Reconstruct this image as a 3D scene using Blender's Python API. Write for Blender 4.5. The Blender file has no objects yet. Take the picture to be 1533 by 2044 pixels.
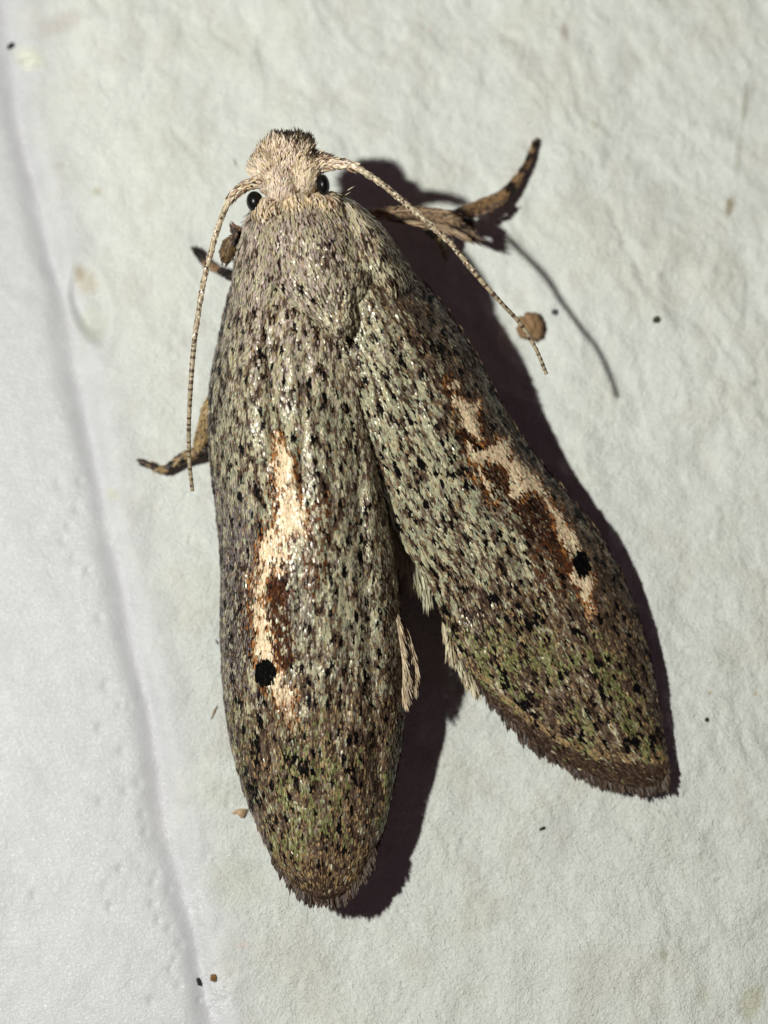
import bpy, math
import numpy as np
from mathutils import Vector

# ------------------------------------------------------------------ camera, world, light
sc = bpy.context.scene
TILT = math.radians(9.0)
DIST = 70.0
FPX = 7000.0                       # focal length in pixels of the 1533 x 2044 photograph
CX, CY = 766.5, 1022.0
CAM = np.array([0.0, -DIST * math.sin(TILT), DIST * math.cos(TILT)])
cd = bpy.data.cameras.new('camera')
cam = bpy.data.objects.new('camera', cd)
sc.collection.objects.link(cam)
cam.location = CAM
cam.rotation_euler = (TILT, 0, 0)
cd.sensor_fit = 'VERTICAL'
cd.sensor_height = 24.0
cd.sensor_width = 18.0
cd.lens = 24.0 * FPX / 2044.0
cd.clip_start = 1.0
cd.clip_end = 400.0
cd.dof.use_dof = True
cd.dof.focus_distance = DIST - 2.45
cd.dof.aperture_fstop = 0.048
sc.camera = cam

world = bpy.data.worlds.new('World')
sc.world = world
world.use_nodes = True
bg = world.node_tree.nodes['Background']
bg.inputs['Color'].default_value = (0.66, 0.40, 0.54, 1)
bg.inputs['Strength'].default_value = 0.066

ld = bpy.data.lights.new('flash', 'POINT')   # the phone's flash, left of the lens
ld.energy = 284000
ld.color = (1.0, 0.995, 0.955)
ld.shadow_soft_size = 1.35
lamp = bpy.data.objects.new('flash', ld)
lamp.location = (-36.0, 0.5, 72.0)
sc.collection.objects.link(lamp)

sc.view_settings.view_transform = 'Standard'
sc.view_settings.look = 'None'
sc.view_settings.exposure = 0
sc.view_settings.gamma = 1

rng = np.random.default_rng(7)

# ------------------------------------------------------------------ helpers
CA, SA = math.cos(TILT), math.sin(TILT)
def at(px, py, h):
    """world point seen at photograph pixel (px, py) that lies h above the wall plane"""
    px = np.asarray(px, float); py = np.asarray(py, float); h = np.asarray(h, float)
    dx = (px - CX) / FPX; dyc = -(py - CY) / FPX; dz = -1.0
    wy = dyc * CA - dz * SA
    wz = dyc * SA + dz * CA
    k = (h - CAM[2]) / wz
    return np.stack([CAM[0] + dx * k, CAM[1] + wy * k, h + 0 * k], -1)

def to_px(w):
    d = w - CAM
    yc = d[..., 1] * CA + d[..., 2] * SA
    zc = -d[..., 1] * SA + d[..., 2] * CA
    return CX + FPX * d[..., 0] / -zc, CY - FPX * yc / -zc

_tab = np.random.default_rng(99).random((8, 256, 256))
def vn(x, y, seed=0):
    """smooth value noise 0..1"""
    t = _tab[seed % 8]
    x = x + seed * 17.3; y = y + seed * 9.1
    xi = np.floor(x).astype(int); yi = np.floor(y).astype(int)
    fx = x - xi; fy = y - yi
    fx = fx * fx * (3 - 2 * fx); fy = fy * fy * (3 - 2 * fy)
    a = t[xi & 255, yi & 255]; b = t[(xi + 1) & 255, yi & 255]
    c = t[xi & 255, (yi + 1) & 255]; d = t[(xi + 1) & 255, (yi + 1) & 255]
    return (a * (1 - fx) + b * fx) * (1 - fy) + (c * (1 - fx) + d * fx) * fy
def fbm(x, y, seed=0, n=3):
    s = 0; a = .5; tot = 0
    for k in range(n):
        s = s + a * vn(x * 2 ** k, y * 2 ** k, seed + k); tot += a; a *= .55
    return s / tot

def srgb(*c):
    c = np.array(c, float) / 255.0
    return np.where(c <= .04045, c / 12.92, ((c + .055) / 1.055) ** 2.4)

def catmull(pts, n):
    """n points, evenly spaced in length, on a smooth curve through pts"""
    p = np.array(pts, float)
    q = np.vstack([2 * p[0] - p[1], p, 2 * p[-1] - p[-2]])
    out = []
    for i in range(1, len(q) - 2):
        t = np.linspace(0, 1, 14, endpoint=False)[:, None]
        a, b, c, d = q[i - 1], q[i], q[i + 1], q[i + 2]
        out.append(.5 * (2 * b + (c - a) * t + (2 * a - 5 * b + 4 * c - d) * t * t + (3 * b - a - 3 * c + d) * t ** 3))
    out = np.vstack(out + [p[-1:]])
    s = np.r_[0, np.cumsum(np.linalg.norm(np.diff(out[:, :2], axis=0), axis=1))]
    u = np.linspace(0, s[-1], n)
    return np.stack([np.interp(u, s, out[:, k]) for k in range(out.shape[1])], -1)

def inpoly(x, y, poly):
    x = np.asarray(x); y = np.asarray(y)
    r = np.zeros(x.shape, bool)
    n = len(poly)
    for i in range(n):
        x1, y1 = poly[i]; x2, y2 = poly[(i + 1) % n]
        if y1 == y2: continue
        c = ((y1 > y) != (y2 > y)) & (x < (x2 - x1) * (y - y1) / (y2 - y1) + x1)
        r ^= c
    return r

def ell(x, y, cx, cy, rx, ry, ang=0.0):
    a = math.radians(ang); dx = x - cx; dy = y - cy
    u = dx * math.cos(a) + dy * math.sin(a); v = -dx * math.sin(a) + dy * math.cos(a)
    return np.sqrt((u / rx) ** 2 + (v / ry) ** 2)

def mesh_obj(name, V, F, mat, parent=None, col=None, smooth=True, kind=None):
    """V (n,3), F (m,3 or 4) -> one mesh object"""
    V = np.asarray(V, np.float32); F = np.asarray(F, np.int32)
    me = bpy.data.meshes.new(name)
    me.vertices.add(len(V)); me.vertices.foreach_set('co', V.ravel())
    k = F.shape[1]
    me.loops.add(F.size); me.loops.foreach_set('vertex_index', F.ravel())
    me.polygons.add(len(F)); me.polygons.foreach_set('loop_start', np.arange(0, F.size, k, dtype=np.int32))
    me.update(calc_edges=True)
    if smooth: me.polygons.foreach_set('use_smooth', np.ones(len(F), bool))
    if col is not None:
        at_ = me.color_attributes.new('Col', 'FLOAT_COLOR', 'POINT')
        c = np.ones((len(V), 4), np.float32); c[:, :3] = col
        at_.data.foreach_set('color', c.ravel())
    me.materials.append(mat)
    ob = bpy.data.objects.new(name, me)
    sc.collection.objects.link(ob)
    if parent is not None: ob.parent = parent
    if kind: ob['kind'] = kind
    return ob

def grid_faces(nv, nu, closed=False):
    i = np.arange(nv - 1)[:, None]
    m = nu if closed else nu - 1
    j = np.arange(m)[None]
    j2 = (j + 1) % nu
    return np.stack([i * nu + j, i * nu + j2, (i + 1) * nu + j2, (i + 1) * nu + j], -1).reshape(-1, 4)

def unit(v):
    return v / np.maximum(np.linalg.norm(v, axis=-1, keepdims=True), 1e-9)

def samp(G, v, u):
    nv, nu = G.shape[:2]
    y = np.clip(v, 0, 1) * (nv - 1); x = np.clip(u, 0, 1) * (nu - 1)
    yi = np.minimum(y.astype(int), nv - 2); xi = np.minimum(x.astype(int), nu - 2)
    fy = (y - yi)[:, None]; fx = (x - xi)[:, None]
    return (G[yi, xi] * (1 - fx) + G[yi, xi + 1] * fx) * (1 - fy) + (G[yi + 1, xi] * (1 - fx) + G[yi + 1, xi + 1] * fx) * fy

def strips(base, d, n, L, W, lift, curl, colr, tipcol=None):
    """scale-shaped leaves: base (N,3), d flow, n normal; returns V, F, C"""
    N = len(base)
    w = unit(np.cross(n, d))
    L = L[:, None]; W = W[:, None]; lift = lift[:, None]; curl = curl[:, None]
    b0 = base - w * W * .16; b1 = base + w * W * .16
    m0 = base + d * L * .4 - w * W * .5 + n * lift * .55; m1 = m0 + w * W
    t0 = base + d * L * .82 - w * W * .42 + n * (lift - curl * .4); t1 = t0 + w * W * .84
    tp = base + d * L + n * (lift - curl)
    V = np.stack([b0, b1, m0, m1, t0, t1, tp], 1).reshape(-1, 3)
    f = np.array([[0, 1, 3], [0, 3, 2], [2, 3, 5], [2, 5, 4], [4, 5, 6]])
    F = (np.arange(N)[:, None, None] * 7 + f[None]).reshape(-1, 3)
    C = np.repeat(colr[:, None], 7, 1)
    C[:, :2] *= .8
    if tipcol is not None:
        C[:, 4:] = tipcol[:, None]
    return V, F, C.reshape(-1, 3)

def coat(name, G, parent, colf, mat, pitch=(.0225, .047), L=.125, W=.032, lift=.014, jit=.20, flow_jit=.08,
         flip=True, Lvar=.3, u_range=(0, 1), v_range=(0, 1), raise_=0.0):
    """cover the surface grid G (nv, nu, 5: x y z px py) with separate little scales running along v"""
    nv, nu = G.shape[:2]
    P = G[..., :3]
    a = P[1:, 1:] - P[:-1, :-1]; b = P[1:, :-1] - P[:-1, 1:]
    area = np.linalg.norm(np.cross(a, b), axis=-1) * .5
    vv = (np.arange(nv - 1) + .5) / (nv - 1); uu = (np.arange(nu - 1) + .5) / (nu - 1)
    area = area * ((vv >= v_range[0]) & (vv <= v_range[1]))[:, None] * ((uu >= u_range[0]) & (uu <= u_range[1]))[None]
    N = int(area.sum() / (pitch[0] * pitch[1]))
    # low-discrepancy pick of cells, then a jittered place in each
    cum = np.cumsum(area.ravel()); cum /= cum[-1]
    k = np.searchsorted(cum, (np.arange(N) + rng.random(N)) / N)
    k = np.minimum(k, area.size - 1)
    ci = k // (nu - 1); cj = k % (nu - 1)
    v = (ci + rng.random(N)) / (nv - 1); u = (cj + rng.random(N)) / (nu - 1)
    S = samp(G, v, u)
    e = .004
    dv = samp(G, np.minimum(v + e, 1), u)[:, :3] - samp(G, np.maximum(v - e, 0), u)[:, :3]
    du = samp(G, v, np.minimum(u + e * 3, 1))[:, :3] - samp(G, v, np.maximum(u - e * 3, 0))[:, :3]
    n = unit(np.cross(du, dv))
    if flip: n = -n
    d = unit(dv)
    w = unit(np.cross(n, d))
    d = unit(d + w * rng.normal(0, flow_jit, N)[:, None])
    nn = unit(n + w * rng.normal(0, jit, N)[:, None])
    w2 = unit(np.cross(nn, d)); nn = unit(np.cross(d, w2))
    colr, Ls, Ws = colf(S[:, 3], S[:, 4], u, v, N)
    LL = L * Ls * (1 + rng.uniform(-Lvar, Lvar, N)); WW = W * Ws * (1 + rng.uniform(-.25, .25, N))
    li = lift * rng.uniform(.4, 1.8, N)
    V, F, C = strips(S[:, :3] + n * raise_, d, nn, LL, WW, li, li * rng.uniform(0, .9, N), colr)
    return mesh_obj(name, V, F, mat, parent, C, smooth=False, kind='stuff')

# ------------------------------------------------------------------ materials
def principled(name, rough=.5, spec=.5, color=None, attr=False):
    m = bpy.data.materials.new(name); m.use_nodes = True
    nt = m.node_tree; p = nt.nodes['Principled BSDF']
    p.inputs['Roughness'].default_value = rough
    p.inputs['Specular IOR Level'].default_value = spec
    if color is not None: p.inputs['Base Color'].default_value = (*color, 1)
    if attr:
        a = nt.nodes.new('ShaderNodeAttribute'); a.attribute_name = 'Col'
        nt.links.new(a.outputs['Color'], p.inputs['Base Color'])
    return m, nt, p
def add_noise_color(nt, p, c0, c1, scale):
    tc = nt.nodes.new('ShaderNodeTexCoord'); n = nt.nodes.new('ShaderNodeTexNoise')
    n.inputs['Scale'].default_value = scale; n.inputs['Detail'].default_value = 4
    mx = nt.nodes.new('ShaderNodeMix'); mx.data_type = 'RGBA'
    mx.inputs[6].default_value = (*c0, 1); mx.inputs[7].default_value = (*c1, 1)
    nt.links.new(tc.outputs['Object'], n.inputs['Vector'])
    nt.links.new(n.outputs['Fac'], mx.inputs[0]); nt.links.new(mx.outputs[2], p.inputs['Base Color'])
    b = nt.nodes.new('ShaderNodeBump'); b.inputs['Distance'].default_value = .03; b.inputs['Strength'].default_value = .6
    nt.links.new(n.outputs['Fac'], b.inputs['Height']); nt.links.new(b.outputs['Normal'], p.inputs['Normal'])

M_scale, nt, p = principled('wing_scale', .34, .85, attr=True)
# thin scales let a little light through and have a faint silky sheen
nt_n = nt.nodes.new('ShaderNodeTexNoise'); nt_n.inputs['Scale'].default_value = 45
tc = nt.nodes.new('ShaderNodeTexCoord'); nt.links.new(tc.outputs['Object'], nt_n.inputs['Vector'])
mr = nt.nodes.new('ShaderNodeMapRange'); mr.inputs[3].default_value = .17; mr.inputs[4].default_value = .46
nt.links.new(nt_n.outputs['Fac'], mr.inputs[0]); nt.links.new(mr.outputs[0], p.inputs['Roughness'])
# black scales are matt, pale ones silky
at2 = [n_ for n_ in nt.nodes if n_.type == 'ATTRIBUTE'][0]
ms = nt.nodes.new('ShaderNodeMapRange')
for i_, v_ in zip((1, 2, 3, 4), (.01, .16, .06, .72)): ms.inputs[i_].default_value = v_
nt.links.new(at2.outputs['Fac'], ms.inputs[0]); nt.links.new(ms.outputs[0], p.inputs['Specular IOR Level'])
p.inputs['Specular Tint'].default_value = (1.0, .96, .84, 1)
M_hair, nt, p = principled('hair_scale', .5, .3, attr=True)
M_skin, nt, p = principled('chitin', .6, .2)
add_noise_color(nt, p, srgb(70, 52, 42), srgb(100, 80, 64), 9)
M_eye, nt, p = principled('compound_eye', .3, .3, (.006, .005, .005))
M_ant, nt, p = principled('antenna_segment', .4, .45, attr=True)

# wall: painted plaster
M_wall, nt, p = principled('painted_plaster', .55, .42)
at_ = nt.nodes.new('ShaderNodeAttribute'); at_.attribute_name = 'Col'
tc = nt.nodes.new('ShaderNodeTexCoord')
def noise(scale, detail=3, rough=.55, w=None):
    n = nt.nodes.new('ShaderNodeTexNoise'); n.inputs['Scale'].default_value = scale
    n.inputs['Detail'].default_value = detail; n.inputs['Roughness'].default_value = rough
    nt.links.new(tc.outputs['Object'], n.inputs['Vector']); return n
def maprange(src, a, b, c, d):
    m = nt.nodes.new('ShaderNodeMapRange')
    for i, v in zip((1, 2, 3, 4), (a, b, c, d)): m.inputs[i].default_value = v
    nt.links.new(src, m.inputs[0]); return m.outputs[0]
def vmul(colsock, facsock):
    m = nt.nodes.new('ShaderNodeVectorMath'); m.operation = 'SCALE'
    nt.links.new(colsock, m.inputs[0]); nt.links.new(facsock, m.inputs['Scale']); return m.outputs[0]
n1 = noise(2.2, 5); n2 = noise(14, 4, .6); n3 = noise(30, 3, .6)
c = vmul(at_.outputs['Color'], maprange(n1.outputs['Fac'], .3, .7, .95, 1.04))
c = vmul(c, maprange(n2.outputs['Fac'], .3, .7, .955, 1.04))
# sparse tiny dark grains
vor = nt.nodes.new('ShaderNodeTexVoronoi'); vor.inputs['Scale'].default_value = 2.6; vor.inputs['Randomness'].default_value = 1
nt.links.new(tc.outputs['Object'], vor.inputs['Vector'])
rr = nt.nodes.new('ShaderNodeSeparateColor'); nt.links.new(vor.outputs['Color'], rr.inputs[0])
sz = maprange(rr.outputs[0], .6, 1.0, .002, .045)
ltn = nt.nodes.new('ShaderNodeMath'); ltn.operation = 'DIVIDE'
nt.links.new(vor.outputs['Distance'], ltn.inputs[0]); nt.links.new(sz, ltn.inputs[1])
grain = maprange(ltn.outputs[0], .6, 1.1, .55, 1.0)
c = vmul(c, grain)
nt.links.new(c, p.inputs['Base Color'])
ag = nt.nodes.new('ShaderNodeAttribute'); ag.attribute_name = 'Gloss'
sub = nt.nodes.new('ShaderNodeMath'); sub.operation = 'MULTIPLY'
nt.links.new(maprange(n3.outputs['Fac'], .38, .62, .26, .55), sub.inputs[0]); nt.links.new(maprange(ag.outputs['Fac'], 0, 1, 1.0, .5), sub.inputs[1])
nt.links.new(sub.outputs[0], p.inputs['Roughness'])
al = nt.nodes.new('ShaderNodeAttribute'); al.attribute_name = 'Rough'
b1 = nt.nodes.new('ShaderNodeBump'); b1.inputs['Distance'].default_value = .045
nt.links.new(al.outputs['Fac'], b1.inputs['Strength']); nt.links.new(n2.outputs['Fac'], b1.inputs['Height'])
b2 = nt.nodes.new('ShaderNodeBump'); b2.inputs['Distance'].default_value = .035
nt.links.new(al.outputs['Fac'], b2.inputs['Strength']); nt.links.new(n3.outputs['Fac'], b2.inputs['Height'])
nt.links.new(b1.outputs['Normal'], b2.inputs['Normal']); nt.links.new(b2.outputs['Normal'], p.inputs['Normal'])

# ------------------------------------------------------------------ the wall
crease_px = catmull([(-20, -60), (12, 60), (30, 200), (60, 340), (92, 470), (130, 600), (152, 730), (175, 850), (197, 960), (218, 1060), (243, 1180),
                     (268, 1300), (290, 1400), (310, 1510), (330, 1640), (355, 1750), (385, 1860), (405, 1960), (430, 2060), (470, 2200)], 90)
pits = [(117, 967, 11), (147, 1114, 12), (175, 1138, 7), (200, 1233, 9), (212, 1368, 12), (199, 1454, 10), (243, 1500, 8), (274, 1563, 10), (240, 1409, 8),
        (257, 1409, 7), (284, 1625, 7), (200, 1600, 9), (240, 1734, 8), (209, 1769, 9), (313, 1743, 8), (337, 1775, 6), (305, 1762, 7), (305, 1805, 8),
        (315, 1837, 7), (337, 1854, 7), (360, 1885, 8), (349, 1916, 6), (356, 1969, 7), (219, 1810, 7), (301, 1998, 8), (66, 1785, 8), (160, 960, 9),
        (138, 1050, 8), (153, 1015, 8), (126, 1080, 8), (250, 1580, 9), (1258, 315, 8), (1200, 152, 8), (1395, 245, 10), (1507, 185, 8), (340, 1935, 6), (290, 1660, 8)]
x = np.r_[np.arange(-42, -11.5, .5), np.arange(-11.5, 11.5, .045), np.arange(11.6, 42, .5)]; y = np.r_[np.arange(-48, -14.5, .5), np.arange(-14.5, 14.5, .045), np.arange(14.6, 48, .5)]
X, Y = np.meshgrid(x, y)
PX, PY = to_px(np.stack([X, Y, 0 * X], -1))
cw = at(crease_px[:, 0], crease_px[:, 1], 0 * crease_px[:, 0])
cxw = np.interp(Y, cw[::-1, 1], cw[::-1, 0])
dcr = (X - cxw + .12 * (fbm(X * .9, Y * .9, 3) - .5))
def sstep(a, b, v):
    t = np.clip((v - a) / (b - a), 0, 1); return t * t * (3 - 2 * t)
right = sstep(.0, 1.6, dcr)
def warp(a, b, s): return a + s * (fbm(a * .8, b * .8, 5) - .5), b + s * (fbm(a * .8 + 40, b * .8, 6) - .5)
Xw, Yw = warp(X, Y, 1.0)
Z = 0 * X
Z += .26 * (fbm(X * .42, Y * .42, 1) - .5) * right + .06 * (fbm(X * 1.1, Y * 1.1, 7) - .5) * (.3 + .7 * right)
# diagonal trowel wrinkles, stronger at the upper right
u_ = (Xw * .80 + Yw * .60); v_ = (-Xw * .60 + Yw * .80)
wr = sstep(-1, 6, X + .55 * Y)
Z += (.055 + .060 * wr) * (fbm(u_ * 2.3, v_ * 1.1, 2, 3) - .5) * (.25 + .75 * right)
Z += .048 * (fbm(Xw * 3.1, Yw * 2.4, 4, 3) - .5) * (.3 + .7 * right)
Z += .018 * (fbm(X * 9, Y * 8, 5, 2) - .5) * (.1 + .9 * right)
Z += .010 * (fbm(X * 17, Y * 17, 3, 1) - .5) * right
# crease with a lip on its right, and the face to its left falling gently away
gw = .27 * (1 + .6 * (vn(Y * .9, 0 * Y, 2) - .3))
Z -= (.06 + .05 * vn(Y * 1.1, 0 * Y + 3, 4)) * np.exp(-(dcr / gw) ** 2)
Z += .035 * np.exp(-((dcr - .5) / .34) ** 2) * (.3 + 1.2 * vn(Y * 1.7, X * .4, 1))
Z -= .035 * np.clip(-dcr, 0, 20) ** 1.25
Z += .05 * (fbm(X * .7, Y * .35, 6) - .5) * (1 - right)
# shield-shaped hollow left of the moth
e = ell(PX, PY, 178, 600, 42, 95, -14)
Z -= .13 * (1 - sstep(.55, 1.05, e)) * (.4 + .6 * sstep(480, 680, PY))
for (a, b, r) in pits:
    rr_ = np.hypot((PX - a), (PY - b) * .85)
    m = rr_ < r * 3
    Z[m] -= (.024 * np.exp(-(rr_[m] / r) ** 2 * 1.3) )
# fine pores of the paint, in the lower right
prng = np.random.default_rng(5)
for k in range(380):
    a = prng.uniform(380, 1533); b = prng.uniform(1350, 2044) if k < 280 else prng.uniform(900, 1500)
    r = prng.uniform(2.6, 5.0)
    ix = np.searchsorted(x, (a - CX) / 100 - .4); q = at(a, b, 0); ix = np.searchsorted(x, q[0]); iy = np.searchsorted(y, q[1])
    sl = (slice(max(iy - 4, 0), iy + 5), slice(max(ix - 4, 0), ix + 5))
    Z[sl] -= .034 * np.exp(-((PX[sl] - a) ** 2 + (PY[sl] - b) ** 2) / r ** 2)
# colour of the paint, its stains and the crease's painted shade (albedo)
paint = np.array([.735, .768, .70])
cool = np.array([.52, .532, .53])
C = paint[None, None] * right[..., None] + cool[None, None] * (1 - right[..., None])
st = sstep(.52, .75, fbm(X * .8, Y * .8, 2, 3))[..., None] * right[..., None]
C = C * (1 - .5 * st) + np.array([.70, .72, .60]) * .5 * st
st = sstep(.55, .8, fbm(X * 1.9 + 9, Y * 1.2, 6, 3))[..., None] * (.3 + .7 * right[..., None])
C = C * (1 - .35 * st) + np.array([.62, .60, .50]) * .35 * st
g_ = np.exp(-((dcr + .02) / .22) ** 2)[..., None] * (.35 + .9 * vn(Y * 1.3, X, 5)[..., None])  # bluish shade of the groove, tinted into the wall colour
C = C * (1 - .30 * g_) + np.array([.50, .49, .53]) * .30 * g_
def stain(cx, cy, rx, ry, ang, col, amt, rag=.5):
    global C
    e = ell(PX, PY, cx, cy, rx, ry, ang) + rag * (fbm(PX / max(rx, 8) * 1.3, PY / max(ry, 8) * 1.3, 4) - .5)
    w = (1 - sstep(.4, 1.15, e))[..., None] * amt
    C = C * (1 - w) + np.array(col) * w
stain(170, 560, 26, 36, -20, (.45, .40, .24), .5)
stain(158, 545, 10, 18, -25, (.36, .27, .14), .5)
stain(185, 640, 36, 50, -10, (.50, .53, .42), .55)
stain(120, 48, 60, 26, -25, (.52, .47, .42), .5)
stain(60, 115, 40, 28, 20, (.66, .68, .46), .45)
stain(193, 383, 12, 9, 0, (.5, .47, .33), .6)
stain(118, 332, 12, 10, 0, (.5, .48, .40), .5)
stain(1128, 66, 9, 22, -12, (.30, .25, .16), .6)
stain(1187, 250, 8, 12, -40, (.45, .40, .26), .5)
stain(1487, 215, 7, 60, 6, (.30, .29, .20), .55)
stain(1474, 310, 8, 60, 8, (.42, .40, .30), .45)
stain(1457, 410, 9, 26, 8, (.28, .22, .10), .75)
stain(1208, 300, 12, 45, 5, (.48, .48, .44), .5)
stain(1300, 430, 30, 90, 8, (.56, .56, .50), .5)
stain(1485, 600, 8, 60, 4, (.42, .41, .36), .45)
stain(1506, 765, 7, 12, 0, (.25, .30, .22), .55)
stain(470, 1760, 70, 60, 0, (.55, .58, .46), .45)
stain(440, 1580, 60, 40, 0, (.58, .60, .50), .4)
stain(1325, 1910, 8, 20, -8, (.33, .33, .18), .55)
stain(1500, 2000, 30, 45, 10, (.52, .52, .33), .6)
stain(1400, 1990, 14, 26, 0, (.52, .54, .38), .4)
stain(1115, 1660, 36, 90, 10, (.60, .60, .54), .5)
stain(1180, 1950, 60, 70, 0, (.62, .62, .55), .45)
stain(620, 1960, 60, 70, 0, (.62, .62, .54), .4)
stain(225, 985, 20, 14, 30, (.55, .55, .38), .5)
stain(1418, 1383, 5, 4, 0, (.45, .28, .05), .8, .1)
stain(1508, 1384, 5, 4, 0, (.5, .33, .1), .7, .1)
stain(860, 60, 8, 8, 0, (.70, .56, .40), .4)
stain(485, 1885, 16, 10, 0, (.72, .58, .52), .5)
gloss = 0 * X
for (a, b, rx, ry) in [(285, 880, 40, 24), (205, 582, 26, 20), (375, 1290, 34, 30), (365, 1235, 40, 40), (420, 1500, 46, 60), (440, 1560, 40, 50), (450, 1700, 40, 60), (470, 1790, 46, 46), (350, 1120, 40, 50),
                       (62, 120, 44, 40), (395, 1800, 30, 40), (320, 1010, 30, 40), (450, 1990, 60, 50), (1010, 505, 20, 16), (560, 1960, 80, 50)]:
    e = ell(PX, PY, a, b, rx, ry) + .6 * (fbm(PX / 18, PY / 18, 3) - .5)
    gloss = np.maximum(gloss, 1 - sstep(.3, 1.1, e))
gloss = np.clip(gloss + .5 * right * sstep(.55, .8, fbm(X * 1.2, Y * 1.2, 7)), 0, 1)
Z += gloss * (.022 * (fbm(X * 5.5, Y * 5.5, 2, 2) - .5) + .012 * (fbm(X * 13, Y * 13, 6, 1) - .5))
rough = .25 + .75 * right * (.6 + .4 * sstep(500, 1500, PY))
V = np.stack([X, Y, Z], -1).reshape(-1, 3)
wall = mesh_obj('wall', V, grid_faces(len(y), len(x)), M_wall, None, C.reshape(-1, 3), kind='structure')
ga_ = wall.data.attributes.new('Gloss', 'FLOAT', 'POINT'); ga_.data.foreach_set('value', gloss.astype(np.float32).ravel())
ra = wall.data.attributes.new('Rough', 'FLOAT', 'POINT'); ra.data.foreach_set('value', rough.astype(np.float32).ravel())
wall['label'] = 'rough white painted plaster wall with a soft crease down its left side'
def wall_z(px, py):
    q = at(px, py, 0.0)
    i = np.clip(np.searchsorted(y, q[..., 1]), 0, len(y) - 1); j = np.clip(np.searchsorted(x, q[..., 0]), 0, len(x) - 1)
    return Z[i, j]

# ------------------------------------------------------------------ the moth
moth = bpy.data.objects.new('moth', None)
sc.collection.objects.link(moth)
moth['label'] = 'grey brown speckled moth with cream streaks and black dots resting on the white wall'
moth['category'] = 'moth'

def patch(Lp, Rp, zL, zR, H, nv=180, nu=60, th=78, fold=None):
    """arched sheet between two outlines; zL, zR, H: (t, z) lists"""
    Lc = catmull(Lp, nv); Rc = catmull(Rp, nv)
    t = np.linspace(0, 1, nv)
    f = lambda z: np.interp(t, [a for a, _ in z], [b for _, b in z])
    zl, zr, h = f(zL), f(zR), f(H)
    k = np.ones(9) / 9
    sm = lambda a: np.convolve(np.pad(a, 4, mode='edge'), k, 'valid')
    zl, zr, h = sm(zl), sm(zr), sm(h)
    uu = np.linspace(-1, 1, nu); tr = math.radians(th)
    fr = (np.sin(uu * tr) / math.sin(tr) + 1) / 2
    ar = (np.cos(uu * tr) - math.cos(tr)) / (1 - math.cos(tr))
    px = Lc[:, :1] * (1 - fr) + Rc[:, :1] * fr; py = Lc[:, 1:2] * (1 - fr) + Rc[:, 1:2] * fr
    ze = zl[:, None] * (1 - fr) + zr[:, None] * fr
    z = ze + np.maximum(h[:, None] - ze, 0) * ar
    if fold is not None: z = z + fold(px, py, uu[None] + 0 * px, t[:, None] + 0 * px)
    return np.concatenate([at(px, py, z), px[..., None], py[..., None]], -1)

def sheet(name, G, parent, mat, drop=.03, thick=.03):
    nv, nu = G.shape[:2]
    P = G[..., :3].copy()
    du = np.gradient(P, axis=1); dv = np.gradient(P, axis=0)
    n = unit(np.cross(du, dv)); n = n * np.sign(n[..., 2:3] + 1e-9)
    top = (P - n * drop).reshape(-1, 3); bot = (P - n * (drop + thick)).reshape(-1, 3)
    F = grid_faces(nv, nu); N = len(top)
    e = []
    for i in range(nv - 1):
        e += [[i * nu, (i + 1) * nu, (i + 1) * nu + N, i * nu + N], [i * nu + nu - 1, i * nu + nu - 1 + N, (i + 1) * nu + nu - 1 + N, (i + 1) * nu + nu - 1]]
    for j in range(nu - 1):
        e += [[j, j + N, j + 1 + N, j + 1], [(nv - 1) * nu + j, (nv - 1) * nu + j + 1, (nv - 1) * nu + j + 1 + N, (nv - 1) * nu + j + N]]
    F = np.vstack([F, F[:, ::-1] + N, np.array(e)])
    return mesh_obj(name, np.vstack([top, bot]), F, mat, parent)

# ---- colours of the scales
PALE = srgb(192, 184, 150); PALE2 = srgb(166, 166, 132); PINK = srgb(192, 174, 162); TAN = srgb(176, 150, 118); BRN = srgb(98, 80, 64)
DBR = srgb(66, 51, 40); RED = srgb(98, 58, 32); DRED = srgb(54, 33, 22); ORG = srgb(176, 118, 62); CREAM = srgb(252, 222, 182); BLK = srgb(17, 15, 15); LILAC = srgb(122, 110, 112)
GRN = srgb(112, 114, 68); GRN2 = srgb(142, 144, 96); MINT = srgb(158, 162, 132); GOLD = srgb(160, 134, 92); GREY = srgb(138, 130, 114); LTB = srgb(122, 104, 82)

_q = np.linspace(0, 1, 400)
def choose(N, table, probs, field=None, mix=.5):
    """probs (K, N) unnormalised -> colour per scale"""
    P_ = np.maximum(np.stack([np.broadcast_to(q, (N,)) for q in probs], 0), 0)
    c_ = np.cumsum(P_, 0); c_ = c_ / c_[-1]
    r = rng.random(N)
    if field is not None and N > 10:
        # neighbouring scales tend to agree: rank of a mix of streaky noise and chance
        f = (field - field.mean()) / (field.std() + 1e-9) * math.sqrt(mix) + rng.normal(0, 1, N) * math.sqrt(1 - mix)
        r = (np.argsort(np.argsort(f)) + .5) / N
    k = np.minimum((r[None] > c_).sum(0), len(table) - 1)
    return np.stack(table)[k]

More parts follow.
